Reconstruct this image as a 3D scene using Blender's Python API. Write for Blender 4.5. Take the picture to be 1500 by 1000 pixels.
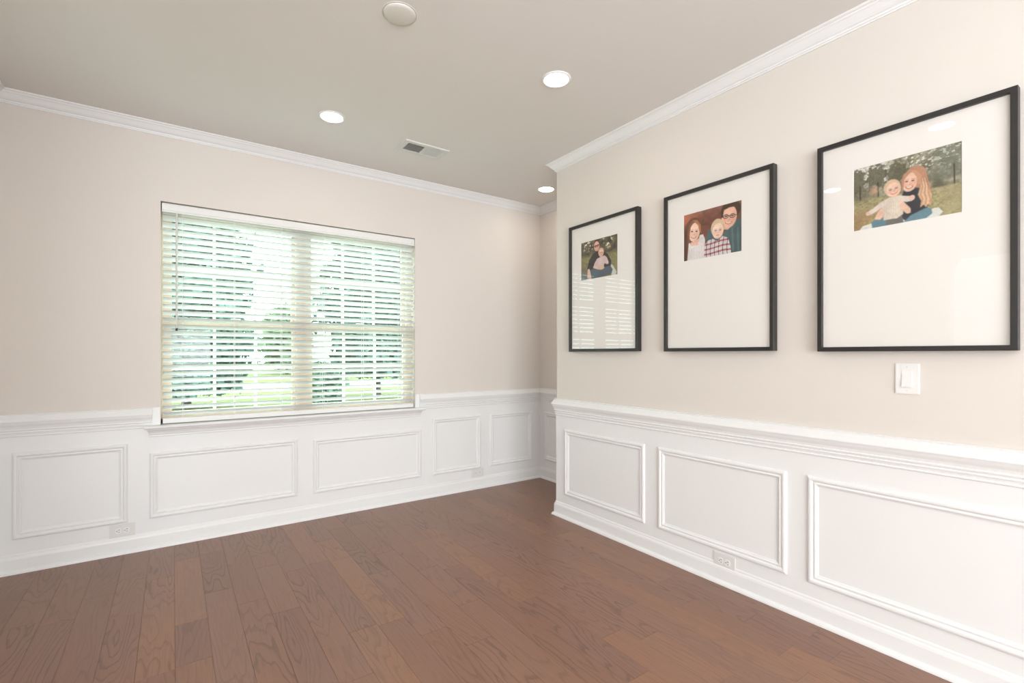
import bpy, bmesh, math, random
import numpy as np
from mathutils import Vector, Matrix
for o in list(bpy.data.objects): bpy.data.objects.remove(o)
random.seed(7); rng = np.random.default_rng(11)
SC = bpy.context.scene; COL = SC.collection

# ------------------------------------------------------------------ dimensions (metres)
H = 2.74                 # ceiling
YA = 3.896               # window wall plane
XB = 2.46                # picture wall plane
YE = 2.904               # end of picture wall (outside corner)
XN = 3.08                # alcove side wall
XL = -0.834              # left wall plane
YR = -6.2                # rear wall of the space behind the camera
WX0, WX1, WZ0, WZ1 = -0.068, 1.706, 0.792, 2.250   # window opening

# ------------------------------------------------------------------ camera
cam = bpy.data.cameras.new('camera'); co = bpy.data.objects.new('camera', cam); COL.objects.link(co)
cam.sensor_width = 36; cam.lens = 36*709/1500; cam.shift_y = 19.5/1500; cam.clip_start = 0.02; cam.clip_end = 300
co.location = (0, 0, 1.247); co.rotation_euler = (math.radians(90), 0, math.radians(-34.975))
SC.camera = co

# ------------------------------------------------------------------ world, daylight and added fill lights, exposure
w = bpy.data.worlds.new('sky'); SC.world = w; w.use_nodes = True
bg = w.node_tree.nodes['Background']; bg.inputs[0].default_value = (0.89, 1.0, 0.985, 1); bg.inputs[1].default_value = 8.5
def area(name, loc, rot, sx, sy, power, col):
    l = bpy.data.lights.new(name, 'AREA'); l.shape = 'RECTANGLE'; l.size = sx; l.size_y = sy; l.energy = power; l.color = col
    o = bpy.data.objects.new(name, l); COL.objects.link(o); o.location = loc; o.rotation_euler = [math.radians(a) for a in rot]
    return o
area('rear_fill_light', (-1.25, YR+0.06, 1.15), (90, 0, 0), 4.0, 2.1, 425, (0.84, 0.935, 1.0))  # added unseen light standing in for a rear window; none is built
area('foyer_daylight', (-3.25, 1.0, 1.35), (90, 0, -90), 2.6, 2.2, 22, (0.83, 0.93, 1.0))
area('ceiling_bounce_fill', (-1.1, -2.0, 0.9), (180, 0, 0), 1.6, 1.6, 190, (0.84, 0.935, 1.0))  # added upward light behind the camera, brightens the ceiling like a bounced flash
LAMP = 46.0
vs = SC.view_settings; vs.view_transform = 'Standard'; vs.look = 'None'; vs.exposure = -0.06; vs.gamma = 1.0; vs.use_curve_mapping = False

# ------------------------------------------------------------------ materials
def nt(name):
    m = bpy.data.materials.new(name); m.use_nodes = True
    n = m.node_tree.nodes; return m, n, m.node_tree.links, n['Principled BSDF']
def plain(name, col, rough=0.5, bump=0.0, scale=200, spec=0.5, metal=0, var=0.0):
    m, n, l, b = nt(name)
    b.inputs['Base Color'].default_value = (*col, 1); b.inputs['Roughness'].default_value = rough
    b.inputs['Specular IOR Level'].default_value = spec; b.inputs['Metallic'].default_value = metal
    tc = n.new('ShaderNodeTexCoord')
    if bump or var:
        t = n.new('ShaderNodeTexNoise'); t.inputs['Scale'].default_value = scale; t.inputs['Detail'].default_value = 3
        l.new(tc.outputs['Object'], t.inputs['Vector'])
    if bump:
        bp = n.new('ShaderNodeBump'); bp.inputs['Strength'].default_value = bump; bp.inputs['Distance'].default_value = 0.002
        l.new(t.outputs['Fac'], bp.inputs['Height']); l.new(bp.outputs['Normal'], b.inputs['Normal'])
    if var:
        mx = n.new('ShaderNodeMix'); mx.data_type = 'RGBA'
        mx.inputs[6].default_value = (*[c*(1-var) for c in col], 1); mx.inputs[7].default_value = (*[min(1, c*(1+var)) for c in col], 1)
        l.new(t.outputs['Fac'], mx.inputs[0]); l.new(mx.outputs[2], b.inputs['Base Color'])
    return m
M = {}
M['wall'] = plain('beige_wall_paint', (0.775, 0.718, 0.664), 0.55, 0.06, 350, 0.3)
M['ceil'] = plain('ceiling_paint', (0.83, 0.80, 0.765), 0.8, 0.05, 300, 0.2)
M['white'] = plain('white_satin_trim_paint', (0.885, 0.88, 0.875), 0.38, 0.02, 120, 0.45)
M['plate'] = plain('white_plastic', (0.87, 0.86, 0.84), 0.35, 0.0)
M['oplate'] = plain('outlet_white_plastic', (0.80, 0.785, 0.755), 0.35)
M['slot'] = plain('dark_slot', (0.05, 0.045, 0.04), 0.6)
M['vinyl'] = plain('almond_window_vinyl', (0.70, 0.57, 0.43), 0.45)
M['muntin'] = plain('white_muntin_vinyl', (0.86, 0.84, 0.80), 0.45)
def slatmat():
    m = plain('white_blind_slat', (0.88, 0.89, 0.88), 0.4, 0.02, 60); n = m.node_tree.nodes; l = m.node_tree.links
    tr = n.new('ShaderNodeBsdfTranslucent'); tr.inputs[0].default_value = (0.86, 0.90, 0.88, 1); mx = n.new('ShaderNodeMixShader'); mx.inputs[0].default_value = 0.18
    l.new(n['Principled BSDF'].outputs[0], mx.inputs[1]); l.new(tr.outputs[0], mx.inputs[2]); l.new(mx.outputs[0], n['Material Output'].inputs[0]); return m
M['slat'] = slatmat()
M['rail'] = plain('white_blind_rail', (0.86, 0.85, 0.83), 0.4)
M['cord'] = plain('blind_cord', (0.86, 0.85, 0.82), 0.8)
M['wand'] = plain('clear_grey_wand', (0.74, 0.72, 0.69), 0.3)
M['black'] = plain('black_wood_frame', (0.022, 0.02, 0.019), 0.42, 0.03, 90)
M['mat'] = plain('ivory_mat_board', (0.90, 0.86, 0.83), 0.9, 0.02, 500, 0.1)
M['backing'] = plain('frame_backing_board', (0.25, 0.2, 0.15), 0.9)
M['dark'] = plain('dark_duct', (0.12, 0.12, 0.115), 0.8)
M['vent'] = plain('white_enamel_register', (0.74, 0.73, 0.70), 0.4)
M['cover'] = plain('cream_blank_cover', (0.76, 0.73, 0.68), 0.5)
M['sub'] = plain('subfloor', (0.05, 0.03, 0.022), 0.9)
M['lawn'] = plain('lawn_grass', (0.128, 0.15, 0.055), 0.9, 0.2, 3, 0.1, var=0.25)
M['road'] = plain('asphalt_road', (0.19, 0.20, 0.22), 0.9, 0.1, 5, 0.1)
M['bark'] = plain('tree_bark', (0.07, 0.05, 0.04), 0.9, 0.3, 20)
M['siding'] = plain('pale_house_siding', (0.30, 0.33, 0.34), 0.8)
M['roof'] = plain('grey_shingle_roof', (0.10, 0.10, 0.11), 0.9)
def leafmat(name, col):
    m = plain(name, col, 0.7, var=0.35, scale=1.2, spec=0.2); return m
M['leaf1'] = leafmat('dark_leaf', (0.085, 0.145, 0.125)); M['leaf2'] = leafmat('mid_leaf', (0.10, 0.16, 0.115)); M['leaf3'] = leafmat('bright_leaf', (0.14, 0.20, 0.115))
def glass(name, tint, ior=1.5, rough=0.0, gain=1.0):
    m = bpy.data.materials.new(name); m.use_nodes = True; n = m.node_tree.nodes; l = m.node_tree.links; n.clear()
    out = n.new('ShaderNodeOutputMaterial'); tr = n.new('ShaderNodeBsdfTransparent'); gl = n.new('ShaderNodeBsdfGlossy')
    tr.inputs[0].default_value = (*tint, 1); gl.inputs['Roughness'].default_value = rough
    fr = n.new('ShaderNodeFresnel'); fr.inputs[0].default_value = ior
    ge = n.new('ShaderNodeNewGeometry'); inv = n.new('ShaderNodeMath'); inv.operation = 'SUBTRACT'; inv.inputs[0].default_value = gain
    mu = n.new('ShaderNodeMath'); mu.operation = 'MULTIPLY'; mu.use_clamp = True
    l.new(ge.outputs['Backfacing'], inv.inputs[1]); l.new(inv.outputs[0], mu.inputs[0]); l.new(fr.outputs[0], mu.inputs[1])
    mx = n.new('ShaderNodeMixShader'); l.new(mu.outputs[0], mx.inputs[0]); l.new(tr.outputs[0], mx.inputs[1]); l.new(gl.outputs[0], mx.inputs[2])
    l.new(mx.outputs[0], out.inputs[0]); return m
M['pane'] = glass('window_glass', (0.93, 1.0, 0.98))
M['pglass'] = glass('picture_glass', (0.985, 0.985, 0.98))
def emit(name, col, s):
    m, n, l, b = nt(name); b.inputs['Base Color'].default_value = (0.9, 0.88, 0.85, 1)
    b.inputs['Emission Color'].default_value = (*col, 1); b.inputs['Emission Strength'].default_value = s; return m
M['lens'] = emit('lit_lamp_lens', (1.0, 0.92, 0.84), LAMP)
def woodmat():
    m, n, l, b = nt('stained_oak_plank')
    tc = n.new('ShaderNodeTexCoord'); oi = n.new('ShaderNodeObjectInfo')
    rn = n.new('ShaderNodeMath'); rn.operation = 'MULTIPLY'; rn.inputs[1].default_value = 57.0; l.new(oi.outputs['Random'], rn.inputs[0])
    cb = n.new('ShaderNodeCombineXYZ'); l.new(rn.outputs[0], cb.inputs[0]); l.new(rn.outputs[0], cb.inputs[1]); l.new(rn.outputs[0], cb.inputs[2])
    def vec(sx, sy, extra=True):
        mp = n.new('ShaderNodeMapping'); mp.inputs['Scale'].default_value = (sx, sy, 1); l.new(tc.outputs['Object'], mp.inputs[0])
        ad = n.new('ShaderNodeVectorMath'); ad.operation = 'ADD'; l.new(mp.outputs[0], ad.inputs[0]); l.new(cb.outputs[0], ad.inputs[1]); return ad.outputs[0]
    def noise(v, sc, det=2, rough=0.5, dist=0.0):
        t = n.new('ShaderNodeTexNoise'); t.inputs['Scale'].default_value = sc; t.inputs['Detail'].default_value = det
        t.inputs['Roughness'].default_value = rough; t.inputs['Distortion'].default_value = dist; l.new(v, t.inputs['Vector']); return t.outputs['Fac']
    def math_(op, a, bv):
        q = n.new('ShaderNodeMath'); q.operation = op
        for i, s in enumerate((a, bv)):
            if isinstance(s, (int, float)): q.inputs[i].default_value = s
            else: l.new(s, q.inputs[i])
        return q.outputs[0]
    def ramp(v, stops):
        r = n.new('ShaderNodeValToRGB'); e = r.color_ramp.elements
        while len(e) < len(stops): e.new(0.5)
        for k, (p, c) in enumerate(stops): e[k].position = p; e[k].color = (c, c, c, 1) if isinstance(c, float) else (*c, 1)
        l.new(v, r.inputs[0]); return r.outputs[0]
    def mix(f, a, c, mode='MIX'):
        q = n.new('ShaderNodeMix'); q.data_type = 'RGBA'; q.blend_type = mode
        for i, s in ((0, f), (6, a), (7, c)):
            if isinstance(s, (int, float)): q.inputs[i].default_value = s
            elif isinstance(s, tuple): q.inputs[i].default_value = (*s, 1)
            else: l.new(s, q.inputs[i])
        return q.outputs[2]
    big = noise(vec(6.5, 0.85), 1.0, 2.0, 0.40, 0.1)
    jag = noise(vec(60.0, 9.0), 1.0, 2, 0.5)
    lines = math_('FRACT', math_('ADD', math_('MULTIPLY', big, 20.0), math_('MULTIPLY', jag, 0.75)), 0.0)
    line = ramp(lines, [(0.0, 1.0), (0.10, 0.8), (0.26, 0.10), (0.60, 0.0), (0.92, 0.08), (1.0, 1.0)])
    fine = noise(vec(170.0, 5.0), 1.0, 3, 0.6)
    pores = ramp(fine, [(0.38, 1.0), (0.55, 0.0)])
    stren = ramp(noise(vec(3.0, 0.8), 1.0, 1), [(0.38, 0.15), (0.66, 1.0)])
    tone = ramp(oi.outputs['Random'], [(0.0, (0.290, 0.148, 0.096)), (0.3, (0.300, 0.160, 0.110)), (0.55, (0.265, 0.138, 0.095)), (0.8, (0.340, 0.172, 0.102)), (1.0, (0.275, 0.151, 0.110))])
    cloud = noise(vec(5.0, 1.6), 1.3, 2)
    base = mix(math_('MULTIPLY', ramp(cloud, [(0.40, 0.0), (0.70, 1.0)]), 0.30), tone, (0.27, 0.165, 0.13))
    c1 = mix(math_('MULTIPLY', math_('MULTIPLY', line, stren), 0.62), base, (0.125, 0.068, 0.048))
    c2 = mix(math_('MULTIPLY', pores, 0.22), c1, (0.17, 0.098, 0.07))
    l.new(c2, b.inputs['Base Color'])
    b.inputs['Roughness'].default_value = 0.36; b.inputs['Specular IOR Level'].default_value = 0.4
    bp = n.new('ShaderNodeBump'); bp.inputs['Strength'].default_value = 0.06; bp.inputs['Distance'].default_value = 0.001
    l.new(math_('ADD', math_('MULTIPLY', line, -0.5), fine), bp.inputs['Height']); l.new(bp.outputs['Normal'], b.inputs['Normal'])
    return m
M['wood'] = woodmat()

# ------------------------------------------------------------------ helpers
def tag(o, label=None, cat=None, group=None, kind=None):
    for k, v in (('label', label), ('category', cat), ('group', group), ('kind', kind)):
        if v: o[k] = v
    return o
def link_mesh(name, me, mat, parent=None, smooth=False):
    o = bpy.data.objects.new(name, me); COL.objects.link(o)
    if mat and not me.materials: me.materials.append(M[mat])
    if smooth:
        for p in me.polygons: p.use_smooth = True
    if parent: o.parent = parent
    return o
def mesh(name, verts, faces, mat, parent=None, smooth=False, loc=None):
    me = bpy.data.meshes.new(name); me.from_pydata([tuple(v) for v in verts], [], faces)
    bm = bmesh.new(); bm.from_mesh(me); bmesh.ops.recalc_face_normals(bm, faces=bm.faces); bm.to_mesh(me); bm.free()
    o = link_mesh(name, me, mat, parent, smooth)
    if loc: o.location = loc
    return o
class MB:
    def __init__(s): s.v = []; s.f = []
    def add(s, v, f):
        k = len(s.v); s.v += [tuple(p) for p in v]; s.f += [tuple(i+k for i in q) for q in f]; return s
    def box(s, x0, x1, y0, y1, z0, z1):
        return s.add([(x, y, z) for x in (x0, x1) for y in (y0, y1) for z in (z0, z1)],
            [(0,1,3,2), (4,6,7,5), (0,4,5,1), (2,3,7,6), (0,2,6,4), (1,5,7,3)])
    def cyl(s, c, r, z0, z1, n=16, axis='z'):
        v = []
        for z in (z0, z1):
            for k in range(n):
                a = 2*math.pi*k/n; p = (r*math.cos(a), r*math.sin(a), z)
                if axis == 'y': p = (p[0], p[2], p[1])
                if axis == 'x': p = (p[2], p[0], p[1])
                v.append((c[0]+p[0], c[1]+p[1], c[2]+p[2]))
        f = [(k, (k+1) % n, n+(k+1) % n, n+k) for k in range(n)] + [tuple(range(n))[::-1], tuple(range(n, 2*n))]
        return s.add(v, f)
    def lathe(s, prof, c=(0,0,0), n=48):
        v = []; m_ = len(prof)
        for k in range(n):
            a = 2*math.pi*k/n
            for r, z in prof: v.append((c[0]+r*math.cos(a), c[1]+r*math.sin(a), c[2]+z))
        f = [(k*m_+j, ((k+1) % n)*m_+j, ((k+1) % n)*m_+j+1, k*m_+j+1) for k in range(n) for j in range(m_-1)]
        return s.add(v, f)
    def prism(s, poly, axis, a, b):
        # poly: 2D points; extruded along axis from a to b
        n = len(poly); v = []
        for t in (a, b):
            for p, q in poly:
                v.append({'x': (t, p, q), 'y': (p, t, q), 'z': (p, q, t)}[axis])
        return s.add(v, [(k, (k+1) % n, n+(k+1) % n, n+k) for k in range(n)] + [tuple(range(n)), tuple(range(n, 2*n))])
    def build(s, name, mat, parent=None, smooth=False, bevel=0.0, seg=2, loc=None):
        o = mesh(name, s.v, s.f, mat, parent, smooth, loc)
        if bevel:
            bm = bmesh.new(); bm.from_mesh(o.data)
            bmesh.ops.bevel(bm, geom=[e for e in bm.edges], offset=bevel, segments=seg, affect='EDGES', profile=0.5, clamp_overlap=True)
            bm.to_mesh(o.data); bm.free()
        return o
def empty(name, loc=(0,0,0)):
    o = bpy.data.objects.new(name, None); COL.objects.link(o); o.location = loc; o.empty_display_size = 0.1; return o
def copy_tree(o, parent=None):
    c = o.copy(); COL.objects.link(c)
    if parent: c.parent = parent
    for ch in list(o.children): copy_tree(ch, c)
    return c
def sweep(prof, path, segs, mat):
    """mitred moulding: prof = [(out, z)], path = 2D points with the room on the left; segs = {index: (name, parent)}"""
    n = len(path); rows = []
    for i, p in enumerate(path):
        p = Vector(p)
        d0 = (p - Vector(path[i-1])).normalized() if i > 0 else None
        d1 = (Vector(path[i+1]) - p).normalized() if i < n-1 else None
        n0 = Vector((-d0.y, d0.x)) if d0 else None; n1 = Vector((-d1.y, d1.x)) if d1 else None
        if n0 is None: mvec = n1
        elif n1 is None: mvec = n0
        else: mvec = (n0+n1)/(1+n0.dot(n1))
        rows.append([(p.x+mvec.x*o_, p.y+mvec.y*o_, z) for o_, z in prof])
    out = []; k = len(prof)
    for i in range(n-1):
        if i not in segs: continue
        name, parent = segs[i]
        v = rows[i]+rows[i+1]; f = [(j, (j+1) % k, k+(j+1) % k, k+j) for j in range(k)] + [tuple(range(k)), tuple(range(k, 2*k))]
        out.append(mesh(name, v, f, mat, parent))
    return out
STRUCT = {}
def struct(o, label, cat): tag(o, label, cat, kind='structure'); return o

# ------------------------------------------------------------------ room shell
# floor: subfloor slab + individual oak planks
floor = MB().box(-3.4, 3.4, YR-0.1, YA+0.12, -0.06, -0.012).build('floor', 'sub'); struct(floor, 'reddish brown stained oak plank floor running towards the window wall', 'floor')
PW = 0.128; X0 = 0.005
def plank_mesh(w_, L, bev=0.0007, g=0.0002):
    a, b_ = w_/2-g, L/2-g; t = 0.0; d = -0.011
    v = [(-a, -b_, d), (a, -b_, d), (a, b_, d), (-a, b_, d), (-a, -b_, -bev), (a, -b_, -bev), (a, b_, -bev), (-a, b_, -bev),
         (-a+bev, -b_+bev, t), (a-bev, -b_+bev, t), (a-bev, b_-bev, t), (-a+bev, b_-bev, t)]
    f = [(0,1,5,4), (1,2,6,5), (2,3,7,6), (3,0,4,7), (4,5,9,8), (5,6,10,9), (6,7,11,10), (7,4,8,11), (8,9,10,11)]
    return v, f
stuff = MB(); npl = 0
lens_ = [0.36, 0.48, 0.6, 0.72, 0.85, 1.0, 1.15, 1.3]
cache = {}
for k in range(-26, 27):
    x0 = X0+PW*k; xc = x0+PW/2
    if xc < -3.3 or xc > 3.3: continue
    if xc < XL-0.05: y1 = 2.6
    elif xc < XN-0.03: y1 = YA-0.004
    else: continue
    if xc > XB-0.05: ys = YE-0.02
    else: ys = YR
    y = y1 - (random.random()*0.5 if False else 0); first = True
    while y > ys+0.02:
        L = random.choice(lens_)
        if first: L = random.uniform(0.25, 1.2); first = False
        L = min(L, y-ys)
        if y-ys-L < 0.15: L = y-ys
        yc = y-L/2
        wd = PW; xcc = xc
        if xc < XN and x0+PW > XN: wd = XN-x0; xcc = x0+wd/2
        if xc > XL-0.05 and yc+L/2 > 0.35:
            v, f = plank_mesh(wd, L); o = mesh('plank', v, f, 'wood', floor, loc=(xcc, yc, 0)); npl += 1
        else:
            v, f = plank_mesh(wd, L); stuff.add([(p[0]+xcc, p[1]+yc, p[2]) for p in v], f)
        y -= L
po = stuff.build('plank_field', 'wood', floor); po['kind'] = 'stuff'

ceil = MB().box(-3.4, 3.4, YR-0.1, YA+0.2, H, H+0.1).build('ceiling', 'ceil'); struct(ceil, 'smooth off-white painted ceiling with recessed lights', 'ceiling')
# window wall with opening
T = 0.16
far = MB().box(-3.4, WX0, YA, YA+T, -0.06, H).box(WX1, 3.4, YA, YA+T, -0.06, H).box(WX0, WX1, YA, YA+T, WZ1, H).box(WX0, WX1, YA, YA+T, -0.06, WZ0-0.02).build('wall_far', 'wall')
struct(far, 'beige window wall with white panelled wainscot', 'wall')
right = MB().box(XB, XN+0.3, YR, YE, -0.06, H).build('wall_right', 'wall'); struct(right, 'beige picture wall with white panelled wainscot, ending in an outside corner', 'wall')
alc = MB().box(XN, XN+0.3, YE, YA, -0.06, H).build('wall_alcove', 'wall'); struct(alc, 'narrow beige alcove wall beside the window wall corner', 'wall')
# left wall with arched opening (just outside the frame)
AY0, AY1 = -0.35, 1.30
poly = [(YA, -0.06), (AY1, -0.06), (AY1, 1.95)]
for k in range(1, 24):
    a = math.pi*k/24; poly.append(((AY0+AY1)/2+(AY1-AY0)/2*math.cos(a), 1.95+0.5*math.sin(a)))
poly += [(AY0, 1.95), (AY0, -0.06), (-0.75, -0.06), (-0.75, H), (YA, H)]
left = MB().prism(poly, 'x', XL-0.12, XL).build('wall_left', 'wall'); struct(left, 'beige left wall with a wide arched opening to the foyer', 'wall')
rear = MB().box(-3.4, XB, YR-0.1, YR, -0.06, H).build('wall_rear', 'wall'); struct(rear, 'beige rear wall behind the camera', 'wall')
foy = MB().box(-3.4, -3.3, YR, YA, -0.06, H).build('wall_foyer', 'wall'); struct(foy, 'beige foyer wall beyond the arched opening', 'wall')
foy2 = MB().box(-3.3, XL-0.12, 2.6, 2.7, -0.06, H).build('wall_foyer_end', 'wall'); struct(foy2, 'beige end wall of the foyer', 'wall')

# wainscot skins (children of the walls), 4 mm proud
WT = 0.004; ZR = 0.79
mb = MB().box(XL, WX0-0.002, YA-WT, YA+0.001, 0, ZR).box(WX1+0.002, XN, YA-WT, YA+0.001, 0, ZR).box(WX0-0.002, WX1+0.002, YA-WT, YA+0.001, 0, WZ0-0.021)
mb.box(-0.112, WX0-0.002, YA-WT, YA+0.001, ZR, 0.906).box(WX1+0.002, 1.742, YA-WT, YA+0.001, ZR, 0.906)
mb.build('wainscot', 'white', far)
MB().box(XB-WT, XB+0.001, -0.6, YE+WT, 0, ZR).box(XB, XN, YE-0.001, YE+WT, 0, ZR).build('wainscot', 'white', right)
MB().box(XN-WT, XN+0.001, YE+WT, YA, 0, ZR).build('wainscot', 'white', alc)
MB().box(XL-0.001, XL+WT, AY1, YA, 0, ZR).build('wainscot', 'white', left)

# mouldings -------------------------------------------------------
CROWN = [(0, H-0.066), (0.006, H-0.066), (0.008, H-0.060), (0.013, H-0.059), (0.014, H-0.053), (0.010, H-0.0515), (0.013, H-0.049), (0.018, H-0.0465),
         (0.0265, H-0.0385), (0.034, H-0.0295), (0.042, H-0.0205), (0.049, H-0.0155), (0.051, H-0.011), (0.056, H-0.0100), (0.062, H-0.006), (0.062, H), (0, H)]
RAIL = [(0, 0.776), (0.006, 0.776), (0.010, 0.779), (0.010, 0.784), (0.007, 0.786), (0.009, 0.797), (0.014, 0.799), (0.014, 0.804), (0.011, 0.806), (0.013, 0.812),
        (0.017, 0.814), (0.017, 0.819), (0.014, 0.821), (0.017, 0.834), (0.023, 0.846), (0.025, 0.853), (0.025, 0.857), (0.031, 0.858), (0.033, 0.864), (0.031, 0.870), (0.026, 0.878), (0.021, 0.890),
        (0.018, 0.897), (0.014, 0.899), (0.016, 0.905), (0.012, 0.908), (0, 0.908)]
BASE = [(0, 0), (0.031, 0), (0.030, 0.008), (0.026, 0.016), (0.020, 0.021), (0.016, 0.022), (0.0155, 0.080), (0.013, 0.090), (0.009, 0.096), (0.008, 0.104), (0.005, 0.109), (0, 0.110)]
full = [(XB, -0.6), (XB, YE), (XN, YE), (XN, YA), (XL, YA), (XL, AY1)]
nm = ['right', 'corner_return', 'alcove', 'far', 'left']
txt = ['on the picture wall', 'round the outside corner of the picture wall', 'on the narrow alcove wall', 'on the window wall', 'on the left wall']
tn = 0
crow = full[:-1] + [(XL, -0.6)]
for o, t in zip(sweep(CROWN, crow, {i: ('trim_%d' % (i+1), None) for i in range(5)}, 'white'), txt): struct(o, 'white crown moulding '+t, 'crown moulding')
for o, t in zip(sweep(BASE, full, {i: ('baseboard_'+nm[i], None) for i in range(5)}, 'white'), txt): struct(o, 'white baseboard with shoe moulding '+t, 'baseboard')
r1 = [(XB, -0.6), (XB, YE), (XN, YE), (XN, YA), (1.742, YA)]
for o, t in zip(sweep(RAIL, r1, {i: ('trim_%d' % (i+6), None) for i in range(4)}, 'white'), txt[:3]+['on the window wall, right of the window']): struct(o, 'white moulded chair rail '+t, 'chair rail')
r2 = [(-0.112, YA), (XL, YA), (XL, AY1)]
for o, t in zip(sweep(RAIL, r2, {i: ('trim_%d' % (i+10), None) for i in range(2)}, 'white'), ['on the window wall, left of the window', 'on the left wall']): struct(o, 'white moulded chair rail '+t, 'chair rail')
PROF = [(0, -0.001), (0, 0.007), (0.004, 0.011), (0.010, 0.0135), (0.017, 0.013), (0.021, 0.009), (0.024, 0.006), (0.027, 0.0065), (0.030, 0.009), (0.034, 0.009), (0.037, 0.006), (0.041, 0.0035), (0.045, 0.0025), (0.046, -0.001)]
def panel(o_, ax, nrm, a0, a1, z0, z1, parent):
    """rectangular applied moulding; o_ origin on wainscot face, ax along the wall, nrm into the room"""
    o_, ax, nrm = Vector(o_), Vector(ax), Vector(nrm); Z = Vector((0, 0, 1)); v = []; k = len(PROF)
    for (ca, cz, sa, sz) in ((a0, z0, 1, 1), (a1, z0, -1, 1), (a1, z1, -1, -1), (a0, z1, 1, -1)):
        for d, h in PROF: v.append(o_+ax*(ca+sa*d)+Z*(cz+sz*d)+nrm*h)
    f = [(c*k+j, c*k+(j+1) % k, ((c+1) % 4)*k+(j+1) % k, ((c+1) % 4)*k+j) for c in range(4) for j in range(k)]
    return mesh('panel_moulding', v, f, 'white', parent)
for a0, a1, z0, z1 in ((-0.752, -0.236, 0.193, 0.686), (-0.126, 0.762, 0.193, 0.616), (0.873, 1.760, 0.190, 0.603), (1.866, 2.361, 0.187, 0.688), (2.463, 2.964, 0.189, 0.685)):
    panel((0, YA-WT, 0), (1, 0, 0), (0, -1, 0), a0, a1, z0, z1, far)
for a0, a1 in ((2.036, 2.801), (1.167, 1.930), (0.300, 1.071), (-0.5, 0.2)):
    panel((XB-WT, 0, 0), (0, 1, 0), (-1, 0, 0), a0, a1, 0.177, 0.679, right)
panel((XN-WT, 0, 0), (0, 1, 0), (-1, 0, 0), 3.02, 3.82, 0.190, 0.673, alc)
for a0, a1 in ((1.45, 2.55), (2.66, 3.76)): panel((XL+WT, 0, 0), (0, 1, 0), (1, 0, 0), a0, a1, 0.193, 0.686, left)

# ------------------------------------------------------------------ window
win = empty('window_1', ((WX0+WX1)/2, YA+0.1, WZ0)); struct(win, 'twin double-hung window with muntins behind the white blind', 'window')
WO = win.location
def wpart(mb, name, mat, parent=None, bevel=0.0):
    p = parent or win
    off = WO
    mb.v = [(x-off.x, y-off.y, z-off.z) for x, y, z in mb.v]
    return mb.build(name, mat, p, bevel=bevel)
FY0, FY1 = YA+0.075, YA+0.145
G = [(-0.020, 0.752), (0.874, 1.640)]
mb = MB().box(WX0, G[0][0]-0.03+0.012, FY0, FY1, WZ0, WZ1).box(G[1][1]+0.018, WX1, FY0, FY1, WZ0, WZ1).box(WX0, WX1, FY0, FY1, WZ1-0.05, WZ1).box(WX0, WX1, FY0, FY1, WZ0, WZ0+0.03)
wpart(mb, 'window_frame', 'vinyl')
wpart(MB().box(0.762, 0.864, FY0-0.008, FY1, WZ0+0.03, WZ1-0.05), 'mullion', 'vinyl')
for gi, (g0, g1) in enumerate(G):
    for si, (z0, z1, y) in enumerate(((WZ0+0.03, 1.492, YA+0.083), (1.436, WZ1-0.05, YA+0.112))):
        zb, zt = (z0+0.045, z1-0.056) if si == 0 else (z0+0.05, z1-0.035)
        a0, a1 = g0-0.02+0.002, g1+0.02-0.002
        mb = MB().box(a0, g0+0.012, y, y+0.026, z0, z1).box(g1-0.012, a1, y, y+0.026, z0, z1).box(g0+0.012, g1-0.012, y, y+0.026, z0, zb).box(g0+0.012, g1-0.012, y, y+0.026, zt, z1)
        s = wpart(mb, 'sash', 'vinyl')
        wpart(MB().box(g0+0.012, g1-0.012, y+0.011, y+0.015, zb, zt), 'pane', 'pane', s)
        wd = g1-g0
        for q in (1, 2): wpart(MB().box(g0+wd*q/3-0.009, g0+wd*q/3+0.009, y+0.004, y+0.022, zb, zt), 'muntin', 'muntin', s)
        zm = (zb+zt)/2
        wpart(MB().box(g0+0.012, g1-0.012, y+0.005, y+0.021, zm-0.009, zm+0.009), 'muntin', 'muntin', s)
        if si == 0: wpart(MB().box((g0+g1)/2-0.03, (g0+g1)/2+0.03, y-0.01, y+0.015, z1, z1+0.012), 'sash_lock', 'muntin', s, 0.002)
# stool and apron
sp = [(YA+0.085, 0.772), (YA-0.052, 0.772), (YA-0.058, 0.776), (YA-0.060, 0.782), (YA-0.058, 0.788), (YA-0.052, 0.792), (YA+0.085, 0.792)]
mb = MB(); n_ = len(sp)
mb.prism([(a, b) for a, b in sp if True], 'x', WX0, WX1)
for e0, e1 in ((-0.152, WX0), (WX1, 1.782)):
    mb.prism([(min(a, YA-0.001), b) for a, b in sp], 'x', e0, e1)
wpart(mb, 'window_sill', 'white')
ap = [(YA-0.002, 0.716), (YA-0.012, 0.716), (YA-0.014, 0.722), (YA-0.013, 0.728), (YA-0.016, 0.732), (YA-0.020, 0.745), (YA-0.028, 0.757), (YA-0.036, 0.762), (YA-0.040, 0.772), (YA-0.002, 0.772)]
mb = MB(); v = []
for e, sgn in ((-0.128, -1), (1.752, 1)):
    for a, b in ap: v.append((e+sgn*max(0, (YA-a)-0.014)*0.5, a, b))
k = len(ap); mb.add(v, [(j, (j+1) % k, k+(j+1) % k, k+j) for j in range(k)]+[tuple(range(k)), tuple(range(k, 2*k))])
wpart(mb, 'apron', 'white')

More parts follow.
